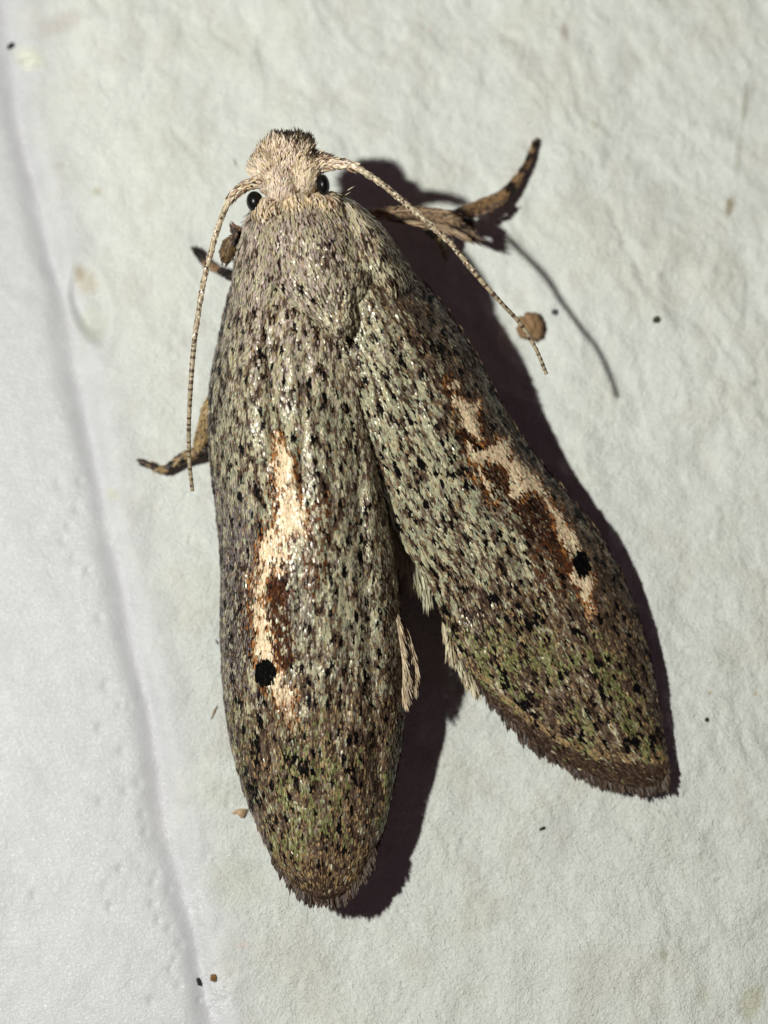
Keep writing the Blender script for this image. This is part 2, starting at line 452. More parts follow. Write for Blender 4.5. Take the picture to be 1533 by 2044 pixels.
def dots(px, py, sp, r0, r1, ang, seed, keep=1.0, jit=.42, el=1.9):
    """irregular field of small elongated dots"""
    a = math.radians(ang)
    U = px * math.cos(a) + py * math.sin(a); V_ = (-px * math.sin(a) + py * math.cos(a)) / 1.25
    gi = np.floor(U / sp).astype(int); gj = np.floor(V_ / sp).astype(int)
    out = np.zeros(px.shape, bool)
    t = _tab[seed % 8]; t2 = _tab[(seed + 1) % 8]; t3 = _tab[(seed + 2) % 8]; t4 = _tab[(seed + 3) % 8]
    for di in (-1, 0, 1):
        for dj in (-1, 0, 1):
            i = gi + di; j = gj + dj
            cu = (i + .5 + (t[i & 255, j & 255] - .5) * 2 * jit) * sp
            cv = (j + .5 + (t2[i & 255, j & 255] - .5) * 2 * jit) * sp
            r = r0 + (r1 - r0) * t3[i & 255, j & 255] ** 2
            ok = t4[i & 255, j & 255] < keep
            out |= ok & (((U - cu) / r) ** 2 + ((V_ - cv) * 1.25 / (r * el)) ** 2 < 1)
    return out

z3 = lambda u, v: (380 + .326 * u, 700 + .326 * v)
z4 = lambda u, v: (380 + .339 * u, 1150 + .339 * v)
z5 = lambda u, v: (740 + .3914 * u, 680 + .3914 * v)
CR_L = [[z3(*q) for q in [(535, 470), (570, 540), (605, 640), (625, 740), (650, 830), (640, 900), (700, 950), (722, 1060), (650, 1075), (606, 1100), (600, 1180), (582, 1260),
                          (560, 1330), (470, 1372), (440, 1430), (436, 1533)]] + [z4(*q) for q in [(430, 130), (450, 220), (462, 300), (492, 380), (505, 470), (530, 520), (510, 640), (540, 600), (600, 650), (590, 740),
                          (610, 830), (570, 860), (560, 760), (510, 700), (455, 650), (440, 600), (400, 470), (390, 340), (380, 240), (350, 150), (370, 80)]] +
        [z3(*q) for q in [(370, 1533), (390, 1400), (410, 1280), (425, 1190), (465, 1100), (505, 1010), (560, 955), (540, 880), (520, 800), (512, 700), (528, 560)]]]
CR_R = [[z5(*q) for q in [(380, 195), (420, 165), (436, 230), (470, 290), (545, 300), (532, 400), (562, 470), (480, 474), (450, 400), (418, 330)]],
        [z5(*q) for q in [(478, 512), (600, 530), (640, 500), (705, 490), (695, 560), (762, 620), (830, 670), (880, 770), (930, 830), (990, 915), (1035, 1000), (1062, 1080),
                          (1020, 1112), (990, 1060), (960, 990), (930, 900), (890, 810), (820, 745), (780, 765), (722, 795), (692, 720), (690, 650), (645, 590),
                          (570, 600), (540, 640), (590, 720), (635, 810), (598, 805), (560, 720), (520, 620)]],
        [z5(*q) for q in [(1005, 1140), (1060, 1170), (1122, 1200), (1112, 1280), (1132, 1345), (1100, 1335), (1050, 1260), (1010, 1195)]]]
BR_R = [z5(*q) for q in [(690, 770), (850, 785), (905, 850), (935, 900), (965, 990), (1005, 1080), (1005, 1200), (960, 1130), (900, 1060), (800, 980), (700, 850)]]

def near_poly(px, py, polys, d):
    m = np.zeros(px.shape, bool)
    for k in range(10):
        a = k * .6283
        for q in polys: m |= inpoly(px + d * math.cos(a), py + d * math.sin(a), q)
    return m

def finish(c, N, s=.11):
    c = c * (1 + rng.normal(0, s, N))[:, None]
    return np.clip(c, .004, .93)

def col_left(px, py, u, v, N):
    wx = 15 * (vn(px / 13, py / 17, 1) - .5) + 7 * (vn(px / 5, py / 9, 4) - .5); wy = 22 * (vn(px / 13, py / 17, 2) - .5)
    jx = px + rng.normal(0, 2.0, N) + wx; jy = py + rng.normal(0, 3.2, N) + wy
    nz = fbm(px / 60, py / 95, 1); n2 = fbm(px / 22, py / 44, 3); n3 = fbm(px / 120, py / 120, 5)
    n4 = fbm((px + py * .03) / 11, py / 70, 2)
    low = sstep(1250, 1520, py); top = 1 - sstep(620, 860, py)
    rim = sstep(.90, 1.0, 1 - u) ; rimr = sstep(.70, 1.0, u)
    g = sstep(.45, .62, fbm(px / 75, py / 110, 4)) * sstep(1380, 1520, py) * (1 - sstep(1690, 1770, py))
    g = np.maximum(g, .8 * sstep(.30, .0, u) * sstep(1320, 1480, py) * (1 - sstep(1500, 1720, py)))
    lil = sstep(.20, .10, np.abs(u - .14)) * sstep(900, 1050, py) * (1 - sstep(1300, 1420, py))
    br = np.clip(.55 + 2.1 * (n2 - .45) + 2.3 * low + .9 * rimr + .8 * (n4 - .45), .08, 3.5)
    low = np.clip(low + .7 * (n3 - .45), 0, 1)
    fld = 1.2 * vn(px / 4.6, py / 15, 2) + fbm(px / 10, py / 30, 5, 2)
    c = choose(N, [PALE, PINK, MINT, GREY, LTB, BRN, DBR, BLK],
               [1.05 * (1 - .88 * low), .70 * top + .10 * (1 - low), .60 * (1 - top) * (1 - .6 * low), .40 * (1 - .5 * low), .42 + .2 * low, .74 * br, .52 * br + .5 * rimr * low, .07 + .18 * (n2 > .60) + .20 * rim],
               fld, .72)
    m = rng.random(N) < .62 * g * (fbm(px / 9, py / 24, 7, 2) > .42); c[m] = np.where(rng.random(m.sum())[:, None] < .6, GRN, GRN2)
    m = rng.random(N) < .35 * lil + .2 * rim; c[m] = LILAC
    m = rng.random(N) < .04 + .10 * low; c[m] = GOLD
    dk = dots(px + rng.normal(0, .7, N), py + 6 + rng.normal(0, 1, N), 25, 2.2, 5.4, -4, 0, .8, .42, 2.5) & (u < .86)
    dk &= (py > 600)
    c[dk & (rng.random(N) < .93)] = BLK * 1.1
    # ring of red brown scales round the streak, darkest along the lower right of it
    nr = near_poly(jx, jy, CR_L, 9); nr2 = near_poly(jx, jy, CR_L, 15)
    m = nr2 & (rng.random(N) < .34); c[m] = np.where(rng.random(m.sum())[:, None] < .55, ORG * .8, RED)
    m = nr & (rng.random(N) < .62); c[m] = np.stack([RED, DRED, ORG, ORG])[rng.integers(0, 4, m.sum())]
    m = (ell(jx, jy, 561, 1168, 27, 34, 0) < 1) & (rng.random(N) < .85); c[m] = np.stack([DRED, DRED, BLK, RED])[rng.integers(0, 4, m.sum())]
    e = ell(jx, jy, 563, 1242, 24, 84, -6)
    m = (e < 1) & (rng.random(N) < .74); c[m] = np.where(rng.random(m.sum())[:, None] < .5, DRED, RED * .8)
    m = (ell(jx, jy, 598, 1185, 26, 70, 0) < 1) & (rng.random(N) < .4); c[m] = GREY
    m = (ell(jx, jy, 632, 1080, 26, 110, 8) < 1) & (rng.random(N) < .30); c[m] = RED * 1.15
    m = (ell(jx, jy, 482, 1230, 22, 110, 0) < 1) & (rng.random(N) < .35); c[m] = DBR
    ins = np.zeros(N, bool)
    for q in CR_L: ins |= inpoly(jx, jy, q)
    ins &= ~dots(jx, jy, 24, 3, 9, 20, 3, .7)
    c[ins] = CREAM * (1 + rng.normal(0, .05, (ins.sum(), 1)))
    m = (ell(jx, jy, 575, 1400, 22, 60, -12) < 1) & (rng.random(N) < .4); c[m] = TAN
    for (a, b, rx, ry, an) in [(565, 857, 9, 15, 0), (540, 970, 7, 11, 0), (497, 635, 8, 6, 0), (578, 1160, 12, 9, 0), (575, 1500, 12, 18, 0), (605, 1530, 18, 20, 0), (512, 1480, 9, 14, 0),
                               (645, 1722, 14, 12, 0), (602, 1745, 13, 10, 0), (690, 1692, 9, 9, 0), (562, 1712, 8, 12, -20), (534, 1640, 8, 22, -18), (500, 1570, 8, 24, -14), (700, 1530, 10, 14, 0),
                               (655, 905, 9, 14, 0), (580, 770, 5, 14, 0), (700, 835, 6, 13, 0)]:
        m = (ell(jx, jy, a, b, rx, ry, an) < 1) & (rng.random(N) < .62); c[m] = BLK
    c[ell(px + rng.normal(0, 1.0, N), py + rng.normal(0, 1.0, N) + 7, 530, 1342, 22, 28, 0) < 1] = BLK * .5
    # dark outer border
    tt = sstep(1700, 1770, py + .12 * np.abs(px - 640)); m = rng.random(N) < tt * .85
    c[m] = np.where(rng.random(m.sum())[:, None] < .6, DBR * .75, BRN * .7)
    m = (rng.random(N) < .25) & (py > 1690) & (py < 1765); c[m] = GOLD * .7
    return finish(c, N), np.ones(N), np.ones(N)

def col_right(px, py, u, v, N):
    wx = 12 * (vn(px / 12, py / 15, 1) - .5) + 6 * (vn(px / 5, py / 9, 4) - .5); wy = 18 * (vn(px / 12, py / 15, 2) - .5)
    jx = px + rng.normal(0, 1.8, N) + wx; jy = py + rng.normal(0, 2.8, N) + wy
    # coordinates along and across the wing
    A = px * .45 + py * .893; B = px * .893 - py * .45
    n2 = fbm(B / 20, A / 45, 3); n3 = fbm(B / 55, A / 80, 4); n4 = fbm(B / 10, A / 60, 5)
    cost = sstep(.52, .80, u)
    low = sstep(1060, 1360, py + 140 * u)
    g = sstep(.40, .56, fbm(B / 60 + 3, A / 75, 6)) * sstep(1180, 1330, py) * (1 - sstep(.60, .85, u) * .7)
    g0 = (1 - cost) * (1 - low) * sstep(560, 900, py)
    br = np.clip(.38 + 2.1 * (n2 - .47) + 1.9 * low + 1.5 * cost + .5 * (n4 - .5), .05, 3.5)
    low = np.clip(low + .9 * (n3 - .45), 0, 1)
    fld = 1.2 * vn(B / 4.6, A / 15, 2) + fbm(B / 10, A / 30, 5, 2)
    c = choose(N, [PALE, PALE2, MINT, GREY, LTB, BRN, DBR, BLK],
               [.58 * (1 - .9 * cost) * (1 - .7 * low), .40 * (1 - .7 * cost) * (1 - .6 * low), .60 * g0, .25, .45, .78 * br, .60 * br, .04 + .2 * (n2 > .62)], fld, .72)
    m = rng.random(N) < .75 * g * (fbm(B / 9, A / 24, 7, 2) > .42); c[m] = np.where(rng.random(m.sum())[:, None] < .55, GRN, GRN2)
    m = rng.random(N) < .04 + .06 * low; c[m] = GOLD
    dk = dots(px + 2 + rng.normal(0, .7, N), py + 5 + rng.normal(0, 1, N), 19.5, 2.0, 4.4, -27, 2, .85, .42, 2.5) & (py > 620)
    c[dk & (rng.random(N) < .93)] = BLK * 1.1
    dk = dots(px + 2, py + 5, 52, 4.5, 7.5, -27, 5, .6, .42, 1.8) & (py > 700)
    c[dk] = BLK
    m = inpoly(jx, jy, BR_R) & (rng.random(N) < .68); c[m] = np.stack([DRED, DRED, DBR * .8, RED * .7])[rng.integers(0, 4, m.sum())]
    nr = near_poly(jx, jy, CR_R, 8); nr2 = near_poly(jx, jy, CR_R, 13)
    m = nr2 & (rng.random(N) < .36); c[m] = np.where(rng.random(m.sum())[:, None] < .5, BRN, RED)
    m = nr & (rng.random(N) < .66); c[m] = np.stack([RED, DRED, ORG, ORG])[rng.integers(0, 4, m.sum())]
    m = (ell(jx, jy, 1100, 1130, 36, 60, -28) < 1) & (rng.random(N) < .25); c[m] = RED
    m = (ell(jx, jy, 985, 950, 26, 40, -28) < 1) & (rng.random(N) < .5); c[m] = DRED
    ins = np.zeros(N, bool)
    for q in CR_R: ins |= inpoly(jx, jy, q)
    ins &= ~dots(jx, jy, 23, 2.5, 6.5, -30, 4, .5)
    c[ins] = CREAM * (1 + rng.normal(0, .05, (ins.sum(), 1)))
    m = (ell(jx, jy, 1177, 1207, 12, 16, 0) < 1) & (rng.random(N) < .6); c[m] = srgb(200, 150, 105)
    m = (ell(jx, jy, 930, 870, 26, 12, 30) < 1) & (rng.random(N) < .7); c[m] = DRED
    m = (ell(jx, jy, 954, 889, 8, 6, 0) < 1); c[m] = BLK
    for (a, b, rx, ry, an) in [(1058, 1230, 22, 12, 20), (975, 1190, 10, 14, -30), (905, 935, 9, 13, -30), (868, 930, 8, 11, -30), (798, 715, 8, 17, -20), (962, 1075, 8, 13, -25), (1050, 1075, 7, 13, -25),
                               (1225, 1150, 8, 12, -25), (1060, 1385, 9, 12, -30), (1258, 1478, 22, 14, 10), (1300, 1472, 10, 20, 0), (1140, 1460, 26, 9, 20), (1055, 1410, 20, 9, 40), (1000, 1360, 10, 12, 0),
                               (850, 590, 10, 15, -30), (870, 690, 8, 20, -30), (795, 535, 12, 24, -40)]:
        m = (ell(jx, jy, a, b, rx, ry, an) < 1) & (rng.random(N) < .8); c[m] = BLK
    c[ell(px + rng.normal(0, 1.0, N) + 2, py + rng.normal(0, 1.0, N) + 6, 1160, 1126, 16, 28, -10) < 1] = BLK * .5
    # dark border beyond the subterminal line
    line = np.interp(px, [900, 960, 1010, 1060, 1120, 1180, 1240, 1300, 1340], [1300, 1354, 1402, 1446, 1484, 1506, 1516, 1518, 1512])
    m = (rng.random(N) < .9 * sstep(-4, 10, py - line)); c[m] = np.where(rng.random(m.sum())[:, None] < .6, DBR * .75, BRN * .75)
    m = (np.abs(py - line + 8) < 9) & (rng.random(N) < .35); c[m] = GOLD
    return finish(c, N), np.ones(N), np.ones(N)

# ---- the wings
LW_L = [(505, 470), (478, 515), (456, 590), (436, 680), (420, 760), (416, 850), (421, 920), (430, 1000), (438, 1080), (441, 1160), (440, 1250), (444, 1340), (454, 1440),
        (473, 1530), (498, 1604), (526, 1672), (553, 1724), (594, 1772), (640, 1797)]
LW_R = [(640, 470), (672, 560), (690, 650), (704, 730), (718, 800), (737, 880), (752, 940), (770, 1020), (785, 1100), (796, 1200), (803, 1300), (806, 1400), (803, 1470),
        (788, 1548), (771, 1635), (746, 1696), (716, 1752), (686, 1784), (640, 1798)]
def fold_left(px, py, u, t):
    k = np.clip(1.0 - np.abs(u), 0, 1) ** .4 * sstep(0, .08, t) * (1 - sstep(.85, 1, t))
    z = .10 * np.exp(-((px - (505 + 10 * np.sin(py / 160))) / 16) ** 2) * sstep(560, 700, py) * (1 - sstep(1000, 1200, py))
    z -= .20 * np.exp(-((px - (545 + 8 * np.sin(py / 130))) / 14) ** 2) * sstep(520, 640, py) * (1 - sstep(860, 1000, py))
    z += .075 * (fbm(px / 34, py / 190, 1) - .5) * 2 + .045 * (fbm(px / 14, py / 60, 2) - .5) * 2
    z -= .17 * np.exp(-((px - (505 + (py - 950) * -.03)) / 11) ** 2) * sstep(880, 960, py) * (1 - sstep(1150, 1300, py))
    z -= .15 * np.exp(-((px - (722 + (py - 1050) * .07)) / 13) ** 2) * sstep(860, 1000, py) * (1 - sstep(1500, 1700, py))
    return z * k
GL = patch(LW_L, LW_R, [(0, 2.2), (.15, 1.5), (.4, 1.0), (.8, 1.0), (1, 1.25)], [(0, 3.7), (.15, 3.5), (.3, 2.95), (.42, 2.45), (.55, 2.0), (.68, 1.5), (.8, 1.3), (1, 1.3)],
           [(0, 3.7), (.12, 3.8), (.3, 3.7), (.5, 3.3), (.7, 2.55), (.85, 1.9), (.94, 1.5), (1, 1.28)], fold=fold_left)
wl = sheet('forewing', GL, moth, M_skin); wl['label'] = 'left forewing of the moth, straight down, cream streak ending in a black dot'
coat('scale_coat', GL, wl, col_left, M_scale)

RW_L = [(560, 480), (600, 600), (625, 700), (655, 780), (690, 860), (728, 930), (768, 1000), (795, 1070), (828, 1125), (861, 1177), (881, 1226), (905, 1285), (934, 1339), (966, 1380),
        (1008, 1425), (1063, 1480), (1124, 1522), (1205, 1555), (1270, 1570), (1318, 1566)]
RW_R = [(715, 415), (752, 462), (796, 512), (842, 562), (883, 610), (922, 668), (955, 722), (985, 780), (1014, 832), (1048, 884), (1088, 936), (1132, 990), (1178, 1046),
        (1210, 1095), (1238, 1146), (1262, 1200), (1284, 1265), (1301, 1335), (1313, 1400), (1326, 1470), (1334, 1530), (1320, 1567)]
def fold_right(px, py, u, t):
    k = np.clip(1.0 - np.abs(u), 0, 1) ** .4 * sstep(0, .08, t) * (1 - sstep(.85, 1, t))
    B = px * .893 - py * .45; A = px * .45 + py * .893
    return k * (.08 * (fbm(B / 30, A / 190, 3) - .5) * 2 + .04 * (fbm(B / 13, A / 60, 4) - .5) * 2)
GR = patch(RW_L, RW_R, [(0, 3.6), (.2, 3.2), (.35, 2.4), (.5, 1.85), (.6, 1.45), (.8, .95), (1, .42)], [(0, 3.0), (.12, 2.5), (.25, 2.1), (.4, 1.65), (.55, 1.05), (.7, .72), (.88, .48), (1, .4)],
           [(0, 3.8), (.15, 3.75), (.35, 3.08), (.55, 2.2), (.75, 1.38), (.9, .8), (1, .42)], th=62, fold=fold_right)
wr_ = sheet('forewing', GR, moth, M_skin); wr_['label'] = 'right forewing of the moth, slanting out, with a slimmer black dot'
coat('scale_coat', GR, wr_, col_right, M_scale, L=.12, W=.031, pitch=(.0225, .047))

# ---- fringes: long thin scales along an edge
def fringe(name, edge, z, dirf, parent, n, L, W, colf, spread=.12, droop=.0, rows=1, mat=None):
    """edge: pixel polyline; z: height list along it; dirf(t) -> pixel direction"""
    E = catmull(edge, 400)
    t = rng.random(n * rows)
    px = np.interp(t, np.linspace(0, 1, 400), E[:, 0]); py = np.interp(t, np.linspace(0, 1, 400), E[:, 1])
    zz = np.interp(t, np.linspace(0, 1, len(z)), z)
    d = np.array([dirf(a) for a in t]); d = d / np.linalg.norm(d, axis=1, keepdims=True)
    px = px - d[:, 0] * rng.uniform(0, 14, len(t)); py = py - d[:, 1] * rng.uniform(0, 14, len(t))
    b = at(px, py, zz + rng.normal(0, .02, len(t)))
    D = np.stack([d[:, 0], -d[:, 1], np.full(len(t), -droop)], -1)
    # neighbouring hairs clump together
    D[:, 0] += spread * (vn(t * 90, 0 * t, 1) - .5) * 2 + rng.normal(0, spread * .35, len(t))
    D[:, 2] += rng.normal(0, .08, len(t))
    D = unit(D)
    nrm = unit(np.array([0, 0, 1.0]) + rng.normal(0, .22, (len(t), 3)))
    nrm = unit(nrm - D * (nrm * D).sum(1)[:, None])
    LL = L * rng.uniform(.65, 1.1, len(t)) * (1 + .7 * (vn(t * 60, 0 * t, 3) - .5))
    c = colf(t, px, py)
    V_, F_, C_ = strips(b, D, nrm, LL, np.full(len(t), W) * rng.uniform(.7, 1.2, len(t)), np.full(len(t), .02), np.full(len(t), .0), c)
    return mesh_obj(name, V_, F_, mat or M_hair, parent, C_, smooth=False, kind='stuff')

def fc(*cols):
    cols = np.stack(cols)
    return lambda t, px, py: np.clip(cols[rng.integers(0, len(cols), len(t))] * (1 + rng.normal(0, .18, len(t)))[:, None], .004, .9)
lerp2 = lambda a, b: (lambda t: (a[0] * (1 - t) + b[0] * t, a[1] * (1 - t) + b[1] * t))
# left wing: border at the tip, left rim and right rim
fringe('fringe', [(545, 1706), (592, 1768), (640, 1794), (686, 1782), (714, 1752), (746, 1694)], [1.1, 1.2, 1.26, 1.27, 1.3, 1.3], lerp2((-.15, 1), (.35, 1)), wl, 1000, .25, .034, fc(DBR * .7, BRN * .7, BRN, DRED))
fringe('edge_hair', LW_L[2:-2], [1.3, 1.0, .95, .95, 1.0], lerp2((-.12, 1), (.30, 1)), wl, 900, .20, .026, fc(BRN, LILAC, DBR, GREY), .10)
fringe('edge_hair', LW_R[9:-2], [2.0, 1.5, 1.2, 1.15, 1.1], lerp2((.12, 1), (-.20, 1)), wl, 800, .20, .026, fc(BRN, DBR, TAN * .7), .10)
fringe('inner_margin_hair', [(786, 1215), (800, 1275), (806, 1330), (804, 1385)], [2.1, 2.0, 1.85, 1.7], lerp2((.38, 1), (.20, 1)), wl, 620, .44, .021, fc(srgb(192, 172, 138), srgb(160, 138, 106), srgb(206, 190, 158)), .12)
fringe('inner_margin_hair', [(806, 1250), (822, 1292), (831, 1330), (824, 1368)], [1.9, 1.8, 1.7, 1.6], lerp2((.32, 1), (.02, 1)), wl, 260, .36, .020, fc(srgb(192, 172, 138), srgb(160, 138, 106), srgb(206, 190, 158)), .14)
# right wing
fringe('fringe', [(946, 1352), (1008, 1425), (1063, 1480), (1124, 1520), (1205, 1553), (1270, 1566), (1318, 1560), (1334, 1530)], [.9, .8, .7, .6, .5, .42, .4, .4], lerp2((.20, 1), (.42, 1)), wr_, 2000, .27, .028,
       fc(DBR * .8, BRN * .7, BRN, DBR), .24)
fringe('inner_margin_hair', [(782, 1050), (800, 1095), (830, 1135), (858, 1165)], [1.7, 1.6, 1.5, 1.4], lerp2((-.02, 1), (.10, 1)), wr_, 380, .58, .024, fc(srgb(200, 196, 160), srgb(170, 162, 128), srgb(214, 212, 184)), .16)
fringe('inner_margin_hair', [(884, 1240), (900, 1285), (925, 1330), (950, 1365)], [1.25, 1.15, 1.0, .9], lerp2((.10, 1), (.24, 1)), wr_, 300, .48, .032, fc(srgb(196, 186, 150), srgb(208, 200, 170), srgb(160, 142, 108)), .16)
fringe('edge_hair', RW_R[3:-2], [2.35, 2.0, 1.6, 1.0, .7, .5, .42], lerp2((.62, 1), (.16, 1)), wr_, 900, .16, .024, fc(BRN, DBR, DBR * .7, TAN * .6), .12)

# ---- trunk of the moth under the wings: one continuous body from head to tail
def tube(path, rad, nu=20, flat=1.0, n=60):
    """path: (px, py, z) list; rad: list; returns grid (n, nu, 5)"""
    c = catmull([(a, b, h) for a, b, h in path], n)
    w = at(c[:, 0], c[:, 1], c[:, 2])
    r = np.interp(np.linspace(0, 1, n), np.linspace(0, 1, len(rad)), rad)
    d = unit(np.gradient(w, axis=0))
    up = np.array([0, 0, 1.0])
    s = unit(np.cross(d, up)); nrm = unit(np.cross(s, d))
    a = np.linspace(0, 2 * math.pi, nu)
    P = w[:, None] + s[:, None] * (np.cos(a)[None, :, None] * r[:, None, None]) + nrm[:, None] * (np.sin(a)[None, :, None] * (r * flat)[:, None, None])
    px, py = to_px(P)
    return np.concatenate([P, px[..., None], py[..., None]], -1)
def tube_obj(name, G, mat, parent, col=None):
    nv, nu = G.shape[:2]
    P = G[:, :-1, :3]
    V_ = np.vstack([P.reshape(-1, 3), P[0].mean(0)[None], P[-1].mean(0)[None]])
    F = grid_faces(nv, nu - 1, True)
    n0 = nv * (nu - 1)
    j = np.arange(nu - 1); j2 = (j + 1) % (nu - 1)
    caps = np.vstack([np.stack([j2, j, j * 0 + n0, j * 0 + n0], -1)[:, :3].repeat(1, 0), np.stack([(nv - 1) * (nu - 1) + j, (nv - 1) * (nu - 1) + j2, j * 0 + n0 + 1], -1)])
    # all triangles
    T = np.vstack([F[:, [0, 1, 2]], F[:, [0, 2, 3]], caps])
    if col is not None: col = np.vstack([col[:, :-1].reshape(-1, 3), col[0, 0][None], col[-1, 0][None]])
    return mesh_obj(name, V_, T, mat, parent, col)
GB = tube([(575, 300, 3.2), (585, 350, 3.05), (600, 410, 3.0), (620, 500, 2.75), (650, 640, 2.2), (690, 820, 1.6), (730, 980, 1.15), (770, 1120, .85), (790, 1200, .7)],
          [.25, .62, .75, 1.15, 1.25, .95, .72, .5, .2], 28, .85)
body = tube_obj('body', GB, M_skin, moth)

# ---- thorax coat
def col_thorax(px, py, u, v, N):
    n2 = fbm(px / 10, py / 34, 3); n3 = fbm(px / 40, py / 40, 1)
    lf = 1 - sstep(600, 760, px + .25 * (py - 400)); tp = 1 - sstep(430, 520, py)
    br = np.clip(.35 + 1.9 * (n2 - .45) + .55 * (1 - lf), .05, 2)
    c = choose(N, [PALE, PINK, TAN, BRN, DBR, BLK, MINT, GREY], [1.1 + .6 * tp, 1.5 * lf + .5 * tp, .35 + .5 * tp, .55 * br, .45 * br * (1 - .6 * tp), .05 + .07 * (py > 560) , .30 * sstep(450, 560, py), .25])[:]
    c2 = choose(N, [PALE, PINK, GREY, LTB, BRN, DBR, BLK], [1.3 + .5 * tp, 1.6 * lf + .5 * tp, .3, .3, .5 * br, .45 * br * (1 - .6 * tp), .05], fbm(px / 7, py / 28, 6, 2), .5)
    m = rng.random(N) < .7; c[m] = c2[m]
    for (a, b, rx, ry) in [(560, 562, 4, 9), (596, 570, 4, 10), (655, 478, 5, 8), (620, 590, 4, 8), (602, 625, 8, 5)]:
        c[ell(px, py, a, b, rx, ry) < 1] = BLK
    return finish(c, N), np.ones(N), np.ones(N)
TH_L = [(535, 395), (498, 428), (486, 478), (510, 560), (570, 612), (604, 628), (640, 655), (678, 676)]
TH_R = [(668, 385), (712, 412), (742, 450), (758, 505), (742, 570), (722, 600), (712, 648), (686, 677)]
GT = patch(TH_L, TH_R, [(0, 3.3), (.3, 2.7), (.5, 3.3), (.75, 3.45), (.9, 3.6), (1, 3.82)], [(0, 3.3), (.3, 2.8), (.6, 3.62), (1, 3.72)], [(0, 3.7), (.25, 4.1), (.6, 4.08), (.85, 3.98), (1, 3.82)], nv=110, nu=60, th=70,
           fold=lambda px, py, u, t: .06 * (fbm(px / 16, py / 60, 2) - .5) * 2)
th = sheet('thorax_plate', GT, moth, M_skin)
coat('scale_coat', GT, th, col_thorax, M_scale, L=.19, W=.030, pitch=(.024, .05), lift=.035, jit=.3, flow_jit=.16)
# shoulder lappets (tegulae)
TGL_L = [(500, 440), (478, 490), (468, 540), (470, 590), (500, 640)]; TGL_R = [(540, 430), (575, 480), (592, 540), (580, 600), (520, 645)]
G = patch(TGL_L, TGL_R, [(0, 3.2), (.5, 2.4), (.8, 2.5), (1, 2.7)], [(0, 3.9), (.5, 3.9), (.8, 3.5), (1, 3.2)], [(0, 3.7), (.5, 4.0), (.8, 3.65), (1, 3.25)], nv=80, nu=40, th=72)
tg = sheet('shoulder_lappet', G, moth, M_skin)
coat('scale_coat', G, tg, col_thorax, M_scale, L=.20, W=.030, pitch=(.024, .055), lift=.035, jit=.3, flow_jit=.16)
TGR_L = [(672, 398), (690, 450), (705, 510), (720, 560), (770, 625)]; TGR_R = [(700, 398), (748, 440), (790, 495), (818, 550), (800, 622)]
G = patch(TGR_L, TGR_R, [(0, 3.7), (.5, 3.9), (1, 3.3)], [(0, 3.2), (.5, 2.6), (1, 2.7)], [(0, 3.6), (.5, 3.95), (1, 3.4)], nv=80, nu=40, th=72)
tg = sheet('shoulder_lappet', G, moth, M_skin)
coat('scale_coat', G, tg, col_thorax, M_scale, L=.24, W=.028, pitch=(.024, .055), lift=.035, jit=.32, flow_jit=.16)

# ---- head: lumps of hair-like scales
def tuft(name, c, R, n, L, W, aim, blend, colf, parent, rot=0.0, core=True, tip=None):
    """ellipsoid (px, py, z centre; radii in units) covered by hair scales leaning towards aim (pixel dir + up)"""
    C0 = at(*c)
    k = np.arange(n) + .5
    ph = np.arccos(1 - 2 * k / n * .8); tt = math.pi * (1 + 5 ** .5) * k          # leaves the underside out
    s = np.stack([np.cos(tt) * np.sin(ph), np.sin(tt) * np.sin(ph), np.cos(ph)], -1)
    s = unit(s + rng.normal(0, .05, s.shape))
    ca, sa = math.cos(math.radians(rot)), math.sin(math.radians(rot))
    Rm = np.array([[ca, -sa, 0], [sa, ca, 0], [0, 0, 1]])
    P = C0 + (s * R) @ Rm.T
    N_ = unit((s / R) @ Rm.T)
    A = unit(np.array([aim[0], -aim[1], aim[2]], float)[None])
    px, py = to_px(P)
    cl = np.stack([vn(px / 13, py / 13, 1), vn(px / 13, py / 13, 2), vn(px / 13, py / 13, 3)], -1) - .5
    D = unit(A * blend + N_ * (1 - blend) * .55 + cl * .9 + rng.normal(0, .10, P.shape))
    nn = unit(N_ - D * (N_ * D).sum(1)[:, None] + 1e-4)
    nn = unit(nn + rng.normal(0, .25, P.shape)); nn = unit(nn - D * (nn * D).sum(1)[:, None])
    LL = L * rng.uniform(.6, 1.2, n)
    cc = finish(colf(px, py, n), n, .10)
    tc_ = None
    if tip is not None:
        m = tip(px, py, n)[:, None]; tc_ = cc * (1 - m) + DBR * .7 * m
    V_, F_, C_ = strips(P, D, nn, LL, np.full(n, W) * rng.uniform(.7, 1.2, n), np.full(n, .02), np.full(n, .03), cc, tc_)
    ob = mesh_obj(name, V_, F_, M_hair, parent, C_, smooth=False, kind='stuff')
    return ob
def ellipsoid(name, c, R, mat, parent, rot=0.0, nu=32, nv=20, bump=0):
    C0 = at(*c)
    a = np.linspace(0, 2 * math.pi, nu, endpoint=False); b = np.linspace(.02, math.pi - .02, nv)
    s = np.stack([np.cos(a)[None] * np.sin(b)[:, None], np.sin(a)[None] * np.sin(b)[:, None], np.cos(b)[:, None] + 0 * a[None]], -1)
    rr_ = 1 + bump * (fbm(s[..., 0] * 3 + 9, s[..., 1] * 3 + s[..., 2] * 2 + 7, 2) - .5)
    ca, sa = math.cos(math.radians(rot)), math.sin(math.radians(rot))
    Rm = np.array([[ca, -sa, 0], [sa, ca, 0], [0, 0, 1]])
    P = C0 + (s * rr_[..., None] * np.array(R)) @ Rm.T
    F = grid_faces(nv, nu, True)
    return mesh_obj(name, P.reshape(-1, 3), F, mat, parent)
HC = srgb(240, 220, 192); HP = srgb(236, 217, 200); HY = srgb(230, 208, 164); HB = srgb(164, 132, 108)
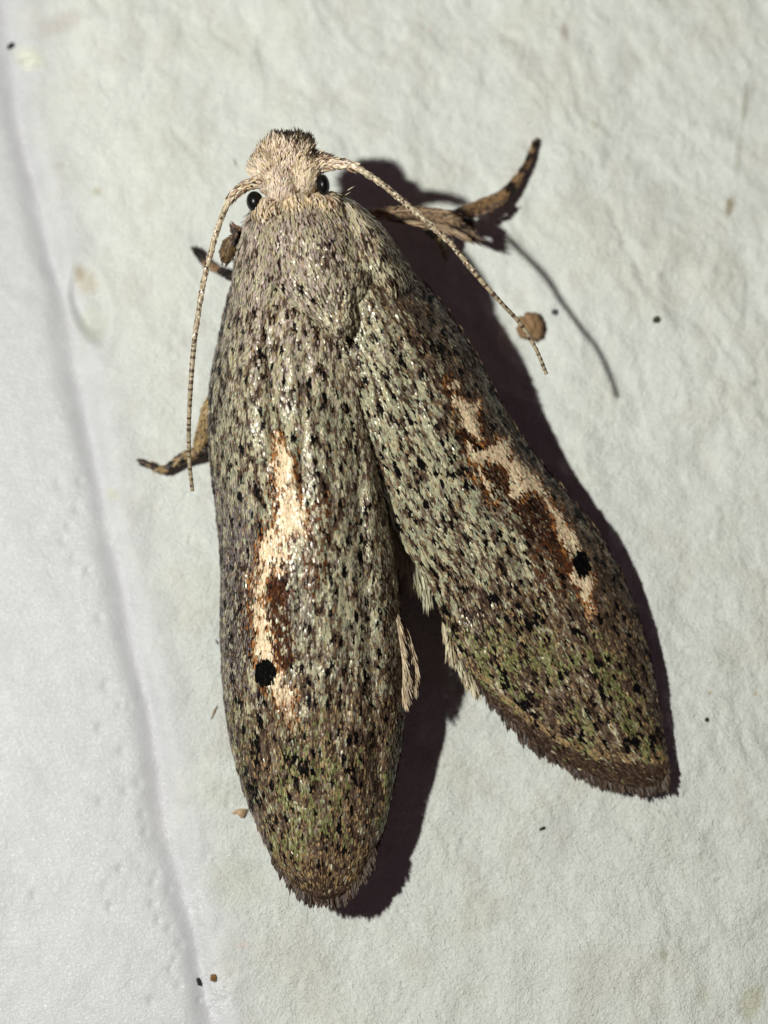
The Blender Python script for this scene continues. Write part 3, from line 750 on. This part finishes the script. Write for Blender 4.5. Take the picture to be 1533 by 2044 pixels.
def hcol(w):
    def f(px, py, n): return choose(n, [HC, HP, HY, HB, PALE], [1, w[0], w[1], w[2], .4])
    return f
head = ellipsoid('head', (583, 352, 3.35), (.56, .56, .52), M_skin, moth)
darktip = lambda px, py, n: (rng.random(n) < (1 - sstep(290, 318, py + .25 * (px - 600) * (px < 600) * -1))).astype(float)
tuft('head_scales', (580, 352, 3.4), (.54, .56, .50), 4600, .18, .024, (0, -1, .25), .75, hcol((.8, .5, .2)), head)
tuft('head_scales', (532, 342, 3.55), (.27, .30, .36), 1800, .17, .024, (-.5, -.9, .2), .7, hcol((.9, .4, .15)), head)
tuft('head_scales', (560, 376, 3.85), (.30, .32, .26), 2200, .15, .021, (-.2, -1, .2), .7, hcol((1.2, .2, .05)), head)
tuft('head_scales', (608, 360, 3.85), (.26, .32, .26), 2100, .15, .021, (.2, -1, .2), .7, hcol((.4, .8, .1)), head)
pal = tube_obj('mouth_palp', tube([(560, 360, 3.3), (562, 320, 3.2), (560, 290, 3.1)], [.3, .30, .16], 16, 1), M_skin, moth)
tuft('palp_scales', (562, 314, 3.3), (.36, .30, .40), 2300, .25, .022, (-.06, -1, .25), .75, hcol((.5, .9, .3)), pal, tip=darktip)
tuft('palp_scales', (541, 314, 3.2), (.17, .20, .30), 700, .22, .028, (-.35, -1, .25), .75, hcol((.3, .3, 3.2)), pal, tip=lambda px, py, n: (rng.random(n) < .55) * 1.0)
pal2 = tube_obj('mouth_palp', tube([(600, 350, 3.3), (610, 320, 3.2), (600, 295, 3.1)], [.3, .26, .14], 16, 1), M_skin, moth)
tuft('palp_scales', (592, 305, 3.25), (.26, .24, .34), 1500, .24, .022, (.18, -1, .25), .75, hcol((.3, .9, .5)), pal2, tip=darktip)
tuft('palp_scales', (628, 322, 3.1), (.34, .14, .28), 1300, .17, .023, (.8, -.5, .2), .7, hcol((.4, .4, 2.6)), pal2, rot=-22, tip=lambda px, py, n: (rng.random(n) < .5) * 1.0)
tuft('collar_scales', (548, 412, 3.55), (.38, .20, .36), 1500, .24, .030, (-.1, 1, .15), .7, hcol((.9, .9, .1)), th)
tuft('collar_scales', (590, 402, 3.6), (.34, .20, .38), 1500, .24, .030, (0, 1, .15), .7, hcol((.2, 1.5, .1)), th)
tuft('collar_scales', (640, 402, 3.5), (.36, .19, .38), 1600, .26, .030, (.15, 1, .15), .7, hcol((.3, 1.4, .3)), th)
e1 = ellipsoid('eye', (509, 403, 3.6), (.165, .21, .20), M_eye, moth, rot=12)
e1['label'] = 'left eye of the moth, black and shiny'
e2 = ellipsoid('eye', (645, 369, 3.95), (.125, .205, .18), M_eye, moth, rot=6)

# ---- antennae, ringed pale and dark
def antenna(path, r0, r1, dark0):
    n = 460
    G = tube(path, [r0, r0 * .95, r0 * .85, (r0 + r1) * .5, r1 * 1.1, r1], 13, 1, n)
    P = G[..., :3]; c0 = P[:, :-1].mean(1)
    s = np.r_[0, np.cumsum(np.linalg.norm(np.diff(c0, axis=0), axis=1))]
    rs = np.random.default_rng(int(path[0][0]))
    segl = np.cumsum(rs.uniform(.085, .145, 400)); seg = np.searchsorted(segl, s); s0 = np.r_[0, segl][seg]
    ph = (s - s0) / (segl[seg] - s0)
    sw = 1 + .22 * (ph - .5) * (ph > .05)
    G[..., :3] = c0[:, None] + (P - c0[:, None]) * sw[:, None, None]
    segd = rs.random(400); segw = rs.uniform(.45, .8, 400); sega = rs.uniform(0, 6.28, 400)
    frac = s / s[-1]
    ang = np.linspace(0, 2 * math.pi, 13)
    band = (ph > segw[seg]) & (segd[seg] < dark0 + (1 - dark0) * np.clip(frac * 1.8, 0, .9))
    part_ = np.cos(ang[None] - sega[seg][:, None]) > -.75 + .5 * segd[seg][:, None]
    a = srgb(198, 182, 148); b = srgb(84, 64, 50)
    base = a[None] * (.75 + .35 * segd[seg])[:, None] * (1 - .35 * frac)[:, None]
    col = np.where((band[:, None] & part_)[..., None], b, base[:, None])
    col = col * (1 + rs.normal(0, .13, (n, 13, 1)))
    return tube_obj('antenna', G, M_ant, moth, np.clip(col, .005, .9)), G
LA = [(512, 362, 3.6), (486, 374, 3.7), (462, 394, 3.7), (440, 440, 3.6), (422, 500, 3.4), (407, 560, 3.2), (395, 630, 3.0), (386, 700, 2.8), (380, 780, 2.6), (377, 850, 2.3), (378, 920, 2.0), (384, 980, 1.8)]
RA = [(640, 338, 3.7), (672, 326, 3.9), (706, 332, 4.0), (752, 360, 4.0), (805, 402, 3.9), (860, 450, 3.75), (905, 492, 3.6), (950, 548, 3.4), (1000, 604, 3.2), (1040, 648, 3.0), (1070, 697, 2.85), (1091, 747, 2.75)]
a1, ga1 = antenna(LA, .060, .038, .25); a1['label'] = 'left antenna curving down beside the wing'
a2, ga2 = antenna(RA, .062, .036, .05); a2['label'] = 'right antenna stretched out over its own shadow'
def col_ant(px, py, u, v, N):
    return finish(choose(N, [HC, HB, DBR, PALE], [1, .35 + v * .4, .15 + v * .5, .6]), N, .2), np.ones(N), np.ones(N)
coat('antenna_scales', ga1, a1, col_ant, M_scale, L=.07, W=.028, pitch=(.045, .075), lift=.008, u_range=(0, .5), v_range=(0, .55))
coat('antenna_scales', ga2, a2, col_ant, M_scale, L=.07, W=.028, pitch=(.045, .07), lift=.008, u_range=(0, .5), v_range=(0, .6))
# stout scaly first joint of each antenna
def scape(path, rad, parent):
    G_ = tube(path, rad, 16, 1, 30)
    ob = tube_obj('scape', G_, M_skin, parent)
    coat('antenna_scales', G_, ob, lambda px, py, u, v, N: (finish(choose(N, [HC, HP, HY, HB, DBR], [1, .6, .7, .8, .25]), N, .15), np.ones(N), np.ones(N)), M_hair,
         L=.13, W=.035, pitch=(.03, .045), lift=.03, jit=.35, flow_jit=.25)
scape([(536, 362, 3.6), (505, 366, 3.7), (478, 380, 3.7), (462, 396, 3.7)], [.11, .09, .08, .065], a1)
scape([(618, 338, 3.7), (650, 328, 3.85), (682, 327, 3.95), (706, 334, 3.98)], [.14, .12, .085, .068], a2)

# ---- legs
def leg(label, path, rad, bands, n=120, base=None, cover=True, pitch=(.034, .06), L=.11, W=.034):
    """bands: list of (t0, t1) dark stretches"""
    G_ = tube(path, rad, 16, .9, n)
    t = np.linspace(0, 1, n)
    base = srgb(150, 118, 80) if base is None else base
    dk = np.zeros(n)
    for (a, b) in bands: dk = np.maximum(dk, sstep(a - .02, a + .01, t) * (1 - sstep(b - .01, b + .02, t)))
    colr = base[None] * (1 - dk[:, None]) + srgb(34, 26, 22)[None] * dk[:, None]
    ob = tube_obj('leg', G_, M_hair, moth, np.repeat(colr[:, None], 16, 1))
    ob['label'] = label
    def f(px, py, u, v, N):
        d = np.interp(v + rng.normal(0, .006, N), t, dk)
        c = choose(N, [base, base * 1.35, base * .7, BRN, DBR * .6, BLK * 1.4], [(1 - d) * 1.0, (1 - d) * .9, (1 - d) * .6, (1 - d) * .25, d * .9 + .08, d * .9])
        return finish(c, N, .15), np.ones(N), np.ones(N)
    if cover: coat('leg_scales', G_, ob, f, M_hair, L=L, W=W, pitch=pitch, lift=.02, jit=.25, flow_jit=.12)
    return ob, G_
def hair_lock(parent, path, z, d0, d1, n, L, W, cols, spread=.15, droop=.1):
    return fringe('leg_hair', path, z, lerp2(d0, d1), parent, n, L, W, fc(*cols), spread, droop)
legc = srgb(150, 126, 98)
lg, _ = leg('right foreleg shank, thick and furry, held over the wall', [(700, 440, 2.0), (745, 428, 1.9), (800, 424, 1.75), (855, 428, 1.55), (905, 438, 1.35), (940, 448, 1.2)], [.12, .10, .11, .13, .14, .10], [(.9, 1)], base=legc)
hair_lock(lg, [(740, 424), (800, 420), (860, 420), (900, 424)], [1.95, 1.8, 1.6, 1.45], (1, -.02), (1, .22), 260, .42, .036, (legc, legc * 1.3, HB, legc * .7), .08, .1)
hair_lock(lg, [(780, 440), (830, 444), (880, 452), (905, 462)], [1.75, 1.6, 1.45, 1.35], (1, .10), (1, .55), 420, .50, .036, (legc, legc * 1.35, HY * .8, legc * .7), .18, .1)
hair_lock(lg, [(895, 440), (925, 452), (935, 470)], [1.4, 1.25, 1.2], (1, .25), (.9, .7), 160, .34, .034, (DBR, DBR * .6, legc * .6), .25, .2)
lg, _ = leg('right foreleg foot, banded dark and tan, bent upwards', [(885, 438, 1.3), (915, 430, 1.0), (955, 415, .62), (1000, 394, .36), (1032, 360, .22), (1052, 328, .15), (1062, 302, .11), (1068, 285, .09)],
            [.11, .13, .145, .135, .105, .08, .065, .05], [(.0, .12), (.50, .60), (.70, .77), (.83, .90), (.95, 1.0)], base=srgb(150, 120, 84))
hair_lock(lg, [(930, 436), (970, 424), (1005, 402)], [.95, .8, .6], (1, .45), (1, -.3), 160, .13, .030, (DBR, DBR * .6, srgb(130, 100, 66)), .2, .1)
lg, _ = leg('small hidden leg tip below the right foreleg', [(850, 452, 1.3), (874, 474, .9), (884, 492, .55), (890, 512, .25)], [.09, .075, .06, .04], [(.0, .3)], base=srgb(150, 130, 92))
# left side
lg, _ = leg('left foreleg thigh, dark brown lobe beside the shoulder', [(478, 474, 2.4), (462, 488, 2.3), (454, 506, 2.2), (449, 524, 2.1)], [.10, .15, .16, .06], [(0, .12)], base=srgb(104, 84, 56))
lg, _ = leg('left foreleg knee with a dark pointed tuft', [(500, 500, 2.6), (488, 484, 2.6), (474, 466, 2.55), (466, 454, 2.5)], [.13, .15, .13, .05], [(0, .35)], base=srgb(120, 92, 72), L=.16)
hair_lock(lg, [(485, 484), (472, 474)], [2.7, 2.65], (-.3, -1), (-.5, -1), 110, .24, .034, (DBR, DBR * .6, HB), .3, 0)
lg, _ = leg('left foreleg foot, thin and dark, reaching past the antenna', [(470, 556, .9), (450, 546, .7), (430, 536, .5), (412, 528, .35), (399, 512, .25), (389, 496, .18)], [.085, .08, .07, .065, .06, .05], [(0, .30), (.62, 1)], base=srgb(140, 112, 84))
lg, _ = leg('left middle leg shank, golden brown, close to the wing edge', [(432, 790, 1.2), (417, 815, 1.05), (410, 850, .85), (400, 885, .6), (398, 900, .5)], [.10, .13, .14, .14, .10], [(.94, 1)], base=srgb(160, 136, 94))
lg, _ = leg('left middle leg foot, banded black and tan, pointing left', [(430, 894, .55), (405, 900, .5), (380, 908, .42), (358, 918, .36), (335, 934, .28), (318, 936, .22), (304, 930, .17), (281, 922, .12)],
            [.11, .115, .11, .095, .08, .065, .06, .045], [(0, .20), (.38, .44), (.52, .62), (.76, .84), (.90, .99)], base=srgb(150, 126, 88))
# stray hairs standing out from the moth
hr = fringe('stray_hair', [(655, 405), (670, 398), (685, 390)], [3.5, 3.4, 3.3], lerp2((.9, -.5), (1, -.8)), moth, 14, .30, .022, fc(HC, PALE), .3)
hr2 = fringe('stray_hair', [(648, 385), (660, 386)], [3.4, 3.3], lerp2((1, .0), (1, .15)), moth, 8, .16, .020, fc(DBR), .2)

# ------------------------------------------------------------------ small things on the wall
def speck(name, label, cat, px, py, rx, ry, h, c0, c1, rot=0, bump=1.2, group=None):
    m, nt_, p_ = principled(name + '_material', .7, .25)
    add_noise_color(nt_, p_, c0, c1, 13)
    ob = ellipsoid(name, (px, py, float(wall_z(px, py)) + h * .35), (rx / 100, ry / 100, h), m, None, rot=rot, nu=28, nv=18, bump=bump)
    ob['label'] = label; ob['category'] = cat
    if group: ob['group'] = group
    return ob
speck('mud_blob', 'round brown blob of dried mud stuck to the wall under the antenna tip', 'mud blob', 1058, 653, 26, 29, .24, srgb(58, 40, 28), srgb(196, 160, 116), 20, .8)
D0, D1 = srgb(22, 22, 22), srgb(60, 58, 52)
G_S = 'specks of dirt on the wall'
speck('dirt_speck', 'black speck at the top of the crease, near the upper corner', 'speck', 21, 92, 8, 5, .05, D0, D1, 40, 1.4, G_S)
speck('dirt_speck', 'black speck low in the crease, below the moth', 'speck', 397, 1960, 4, 8, .04, D0, D1, 25, 1.6, G_S)
speck('dirt_speck', 'tan brown speck beside the lowest black speck of the crease', 'speck', 426, 1952, 6, 7, .04, srgb(80, 56, 26), srgb(160, 126, 72), 10, 1.4, G_S)
speck('dirt_speck', 'dark bluish speck between the mud blob and the antenna shadow', 'speck', 1107, 623, 6, 6, .04, srgb(46, 54, 58), srgb(96, 102, 104), 0, 1.2, G_S)
speck('dirt_speck', 'dark green speck on bare wall to the right of the antenna shadow', 'speck', 1310, 638, 7, 6, .04, srgb(40, 44, 34), srgb(96, 96, 74), 30, 1.3, G_S)
speck('dirt_speck', 'tiny black speck on the wall right of the slanting wing tip', 'speck', 1411, 1437, 3.6, 4.5, .03, D0, D1, 0, 1.3, G_S)
speck('dirt_speck', 'small dark elongated speck on the wall below the gap between the wings', 'speck', 1082, 1654, 6, 2.6, .03, D0, D1, 30, 1.3, G_S)
# thin curled flake, a loose scale
fl = catmull([(462, 1624), (472, 1616), (484, 1614), (496, 1615)], 8); fl2 = catmull([(462, 1624), (474, 1626), (484, 1634), (496, 1615)], 8)
zz = float(wall_z(480, 1620))
top = at(fl[:, 0], fl[:, 1], zz + .05 + .04 * np.sin(np.linspace(0, 3.1, 8))); bot = at(fl2[:, 0], fl2[:, 1], zz + .03 + .02 * np.sin(np.linspace(0, 3.1, 8)))
V_ = np.vstack([top, bot, top - [0, 0, .012], bot - [0, 0, .012]])
F_ = []
for i in range(7):
    F_ += [[i, i + 1, i + 9, i + 8], [i + 16, i + 24, i + 25, i + 17], [i, i + 16, i + 17, i + 1], [i + 8, i + 9, i + 25, i + 24]]
M_fl, nt, p = principled('flake_material', .4, .4); add_noise_color(nt, p, srgb(150, 118, 84), srgb(206, 180, 146), 12)
ob = mesh_obj('paint_flake', V_, np.array(F_), M_fl); ob['label'] = 'small curled tan flake on the wall left of the straight wing'; ob['category'] = 'flake'
def fibre(label, pts, r, col):
    m, nt_, p_ = principled('fibre_material', .6, .3, col)
    G_ = tube(pts, [r * .6, r, r, r * .3], 7, 1, 16)
    o = tube_obj('loose_hair', G_, m, None); o['label'] = label; o['category'] = 'hair'; o['group'] = 'loose hairs shed on the wall'
z_ = lambda a, b: float(wall_z(a, b)) + .03
fibre('tiny dark hair on the wall just left of the head of the moth', [(467, 317, z_(467, 317)), (469, 324, .05), (471, 331, z_(471, 331))], .010, srgb(70, 66, 60))
fibre('short tan hair on the wall beside the left wing rim', [(433, 1409, z_(433, 1409)), (429, 1418, .05), (425, 1427, .04), (421, 1436, z_(421, 1436))], .014, srgb(140, 110, 66))
fibre('short dark bristle on the wall just off the left wing, above the tan hair', [(430, 1276, z_(430, 1276)), (433, 1282, .05), (436, 1288, z_(436, 1288))], .010, srgb(50, 46, 44))
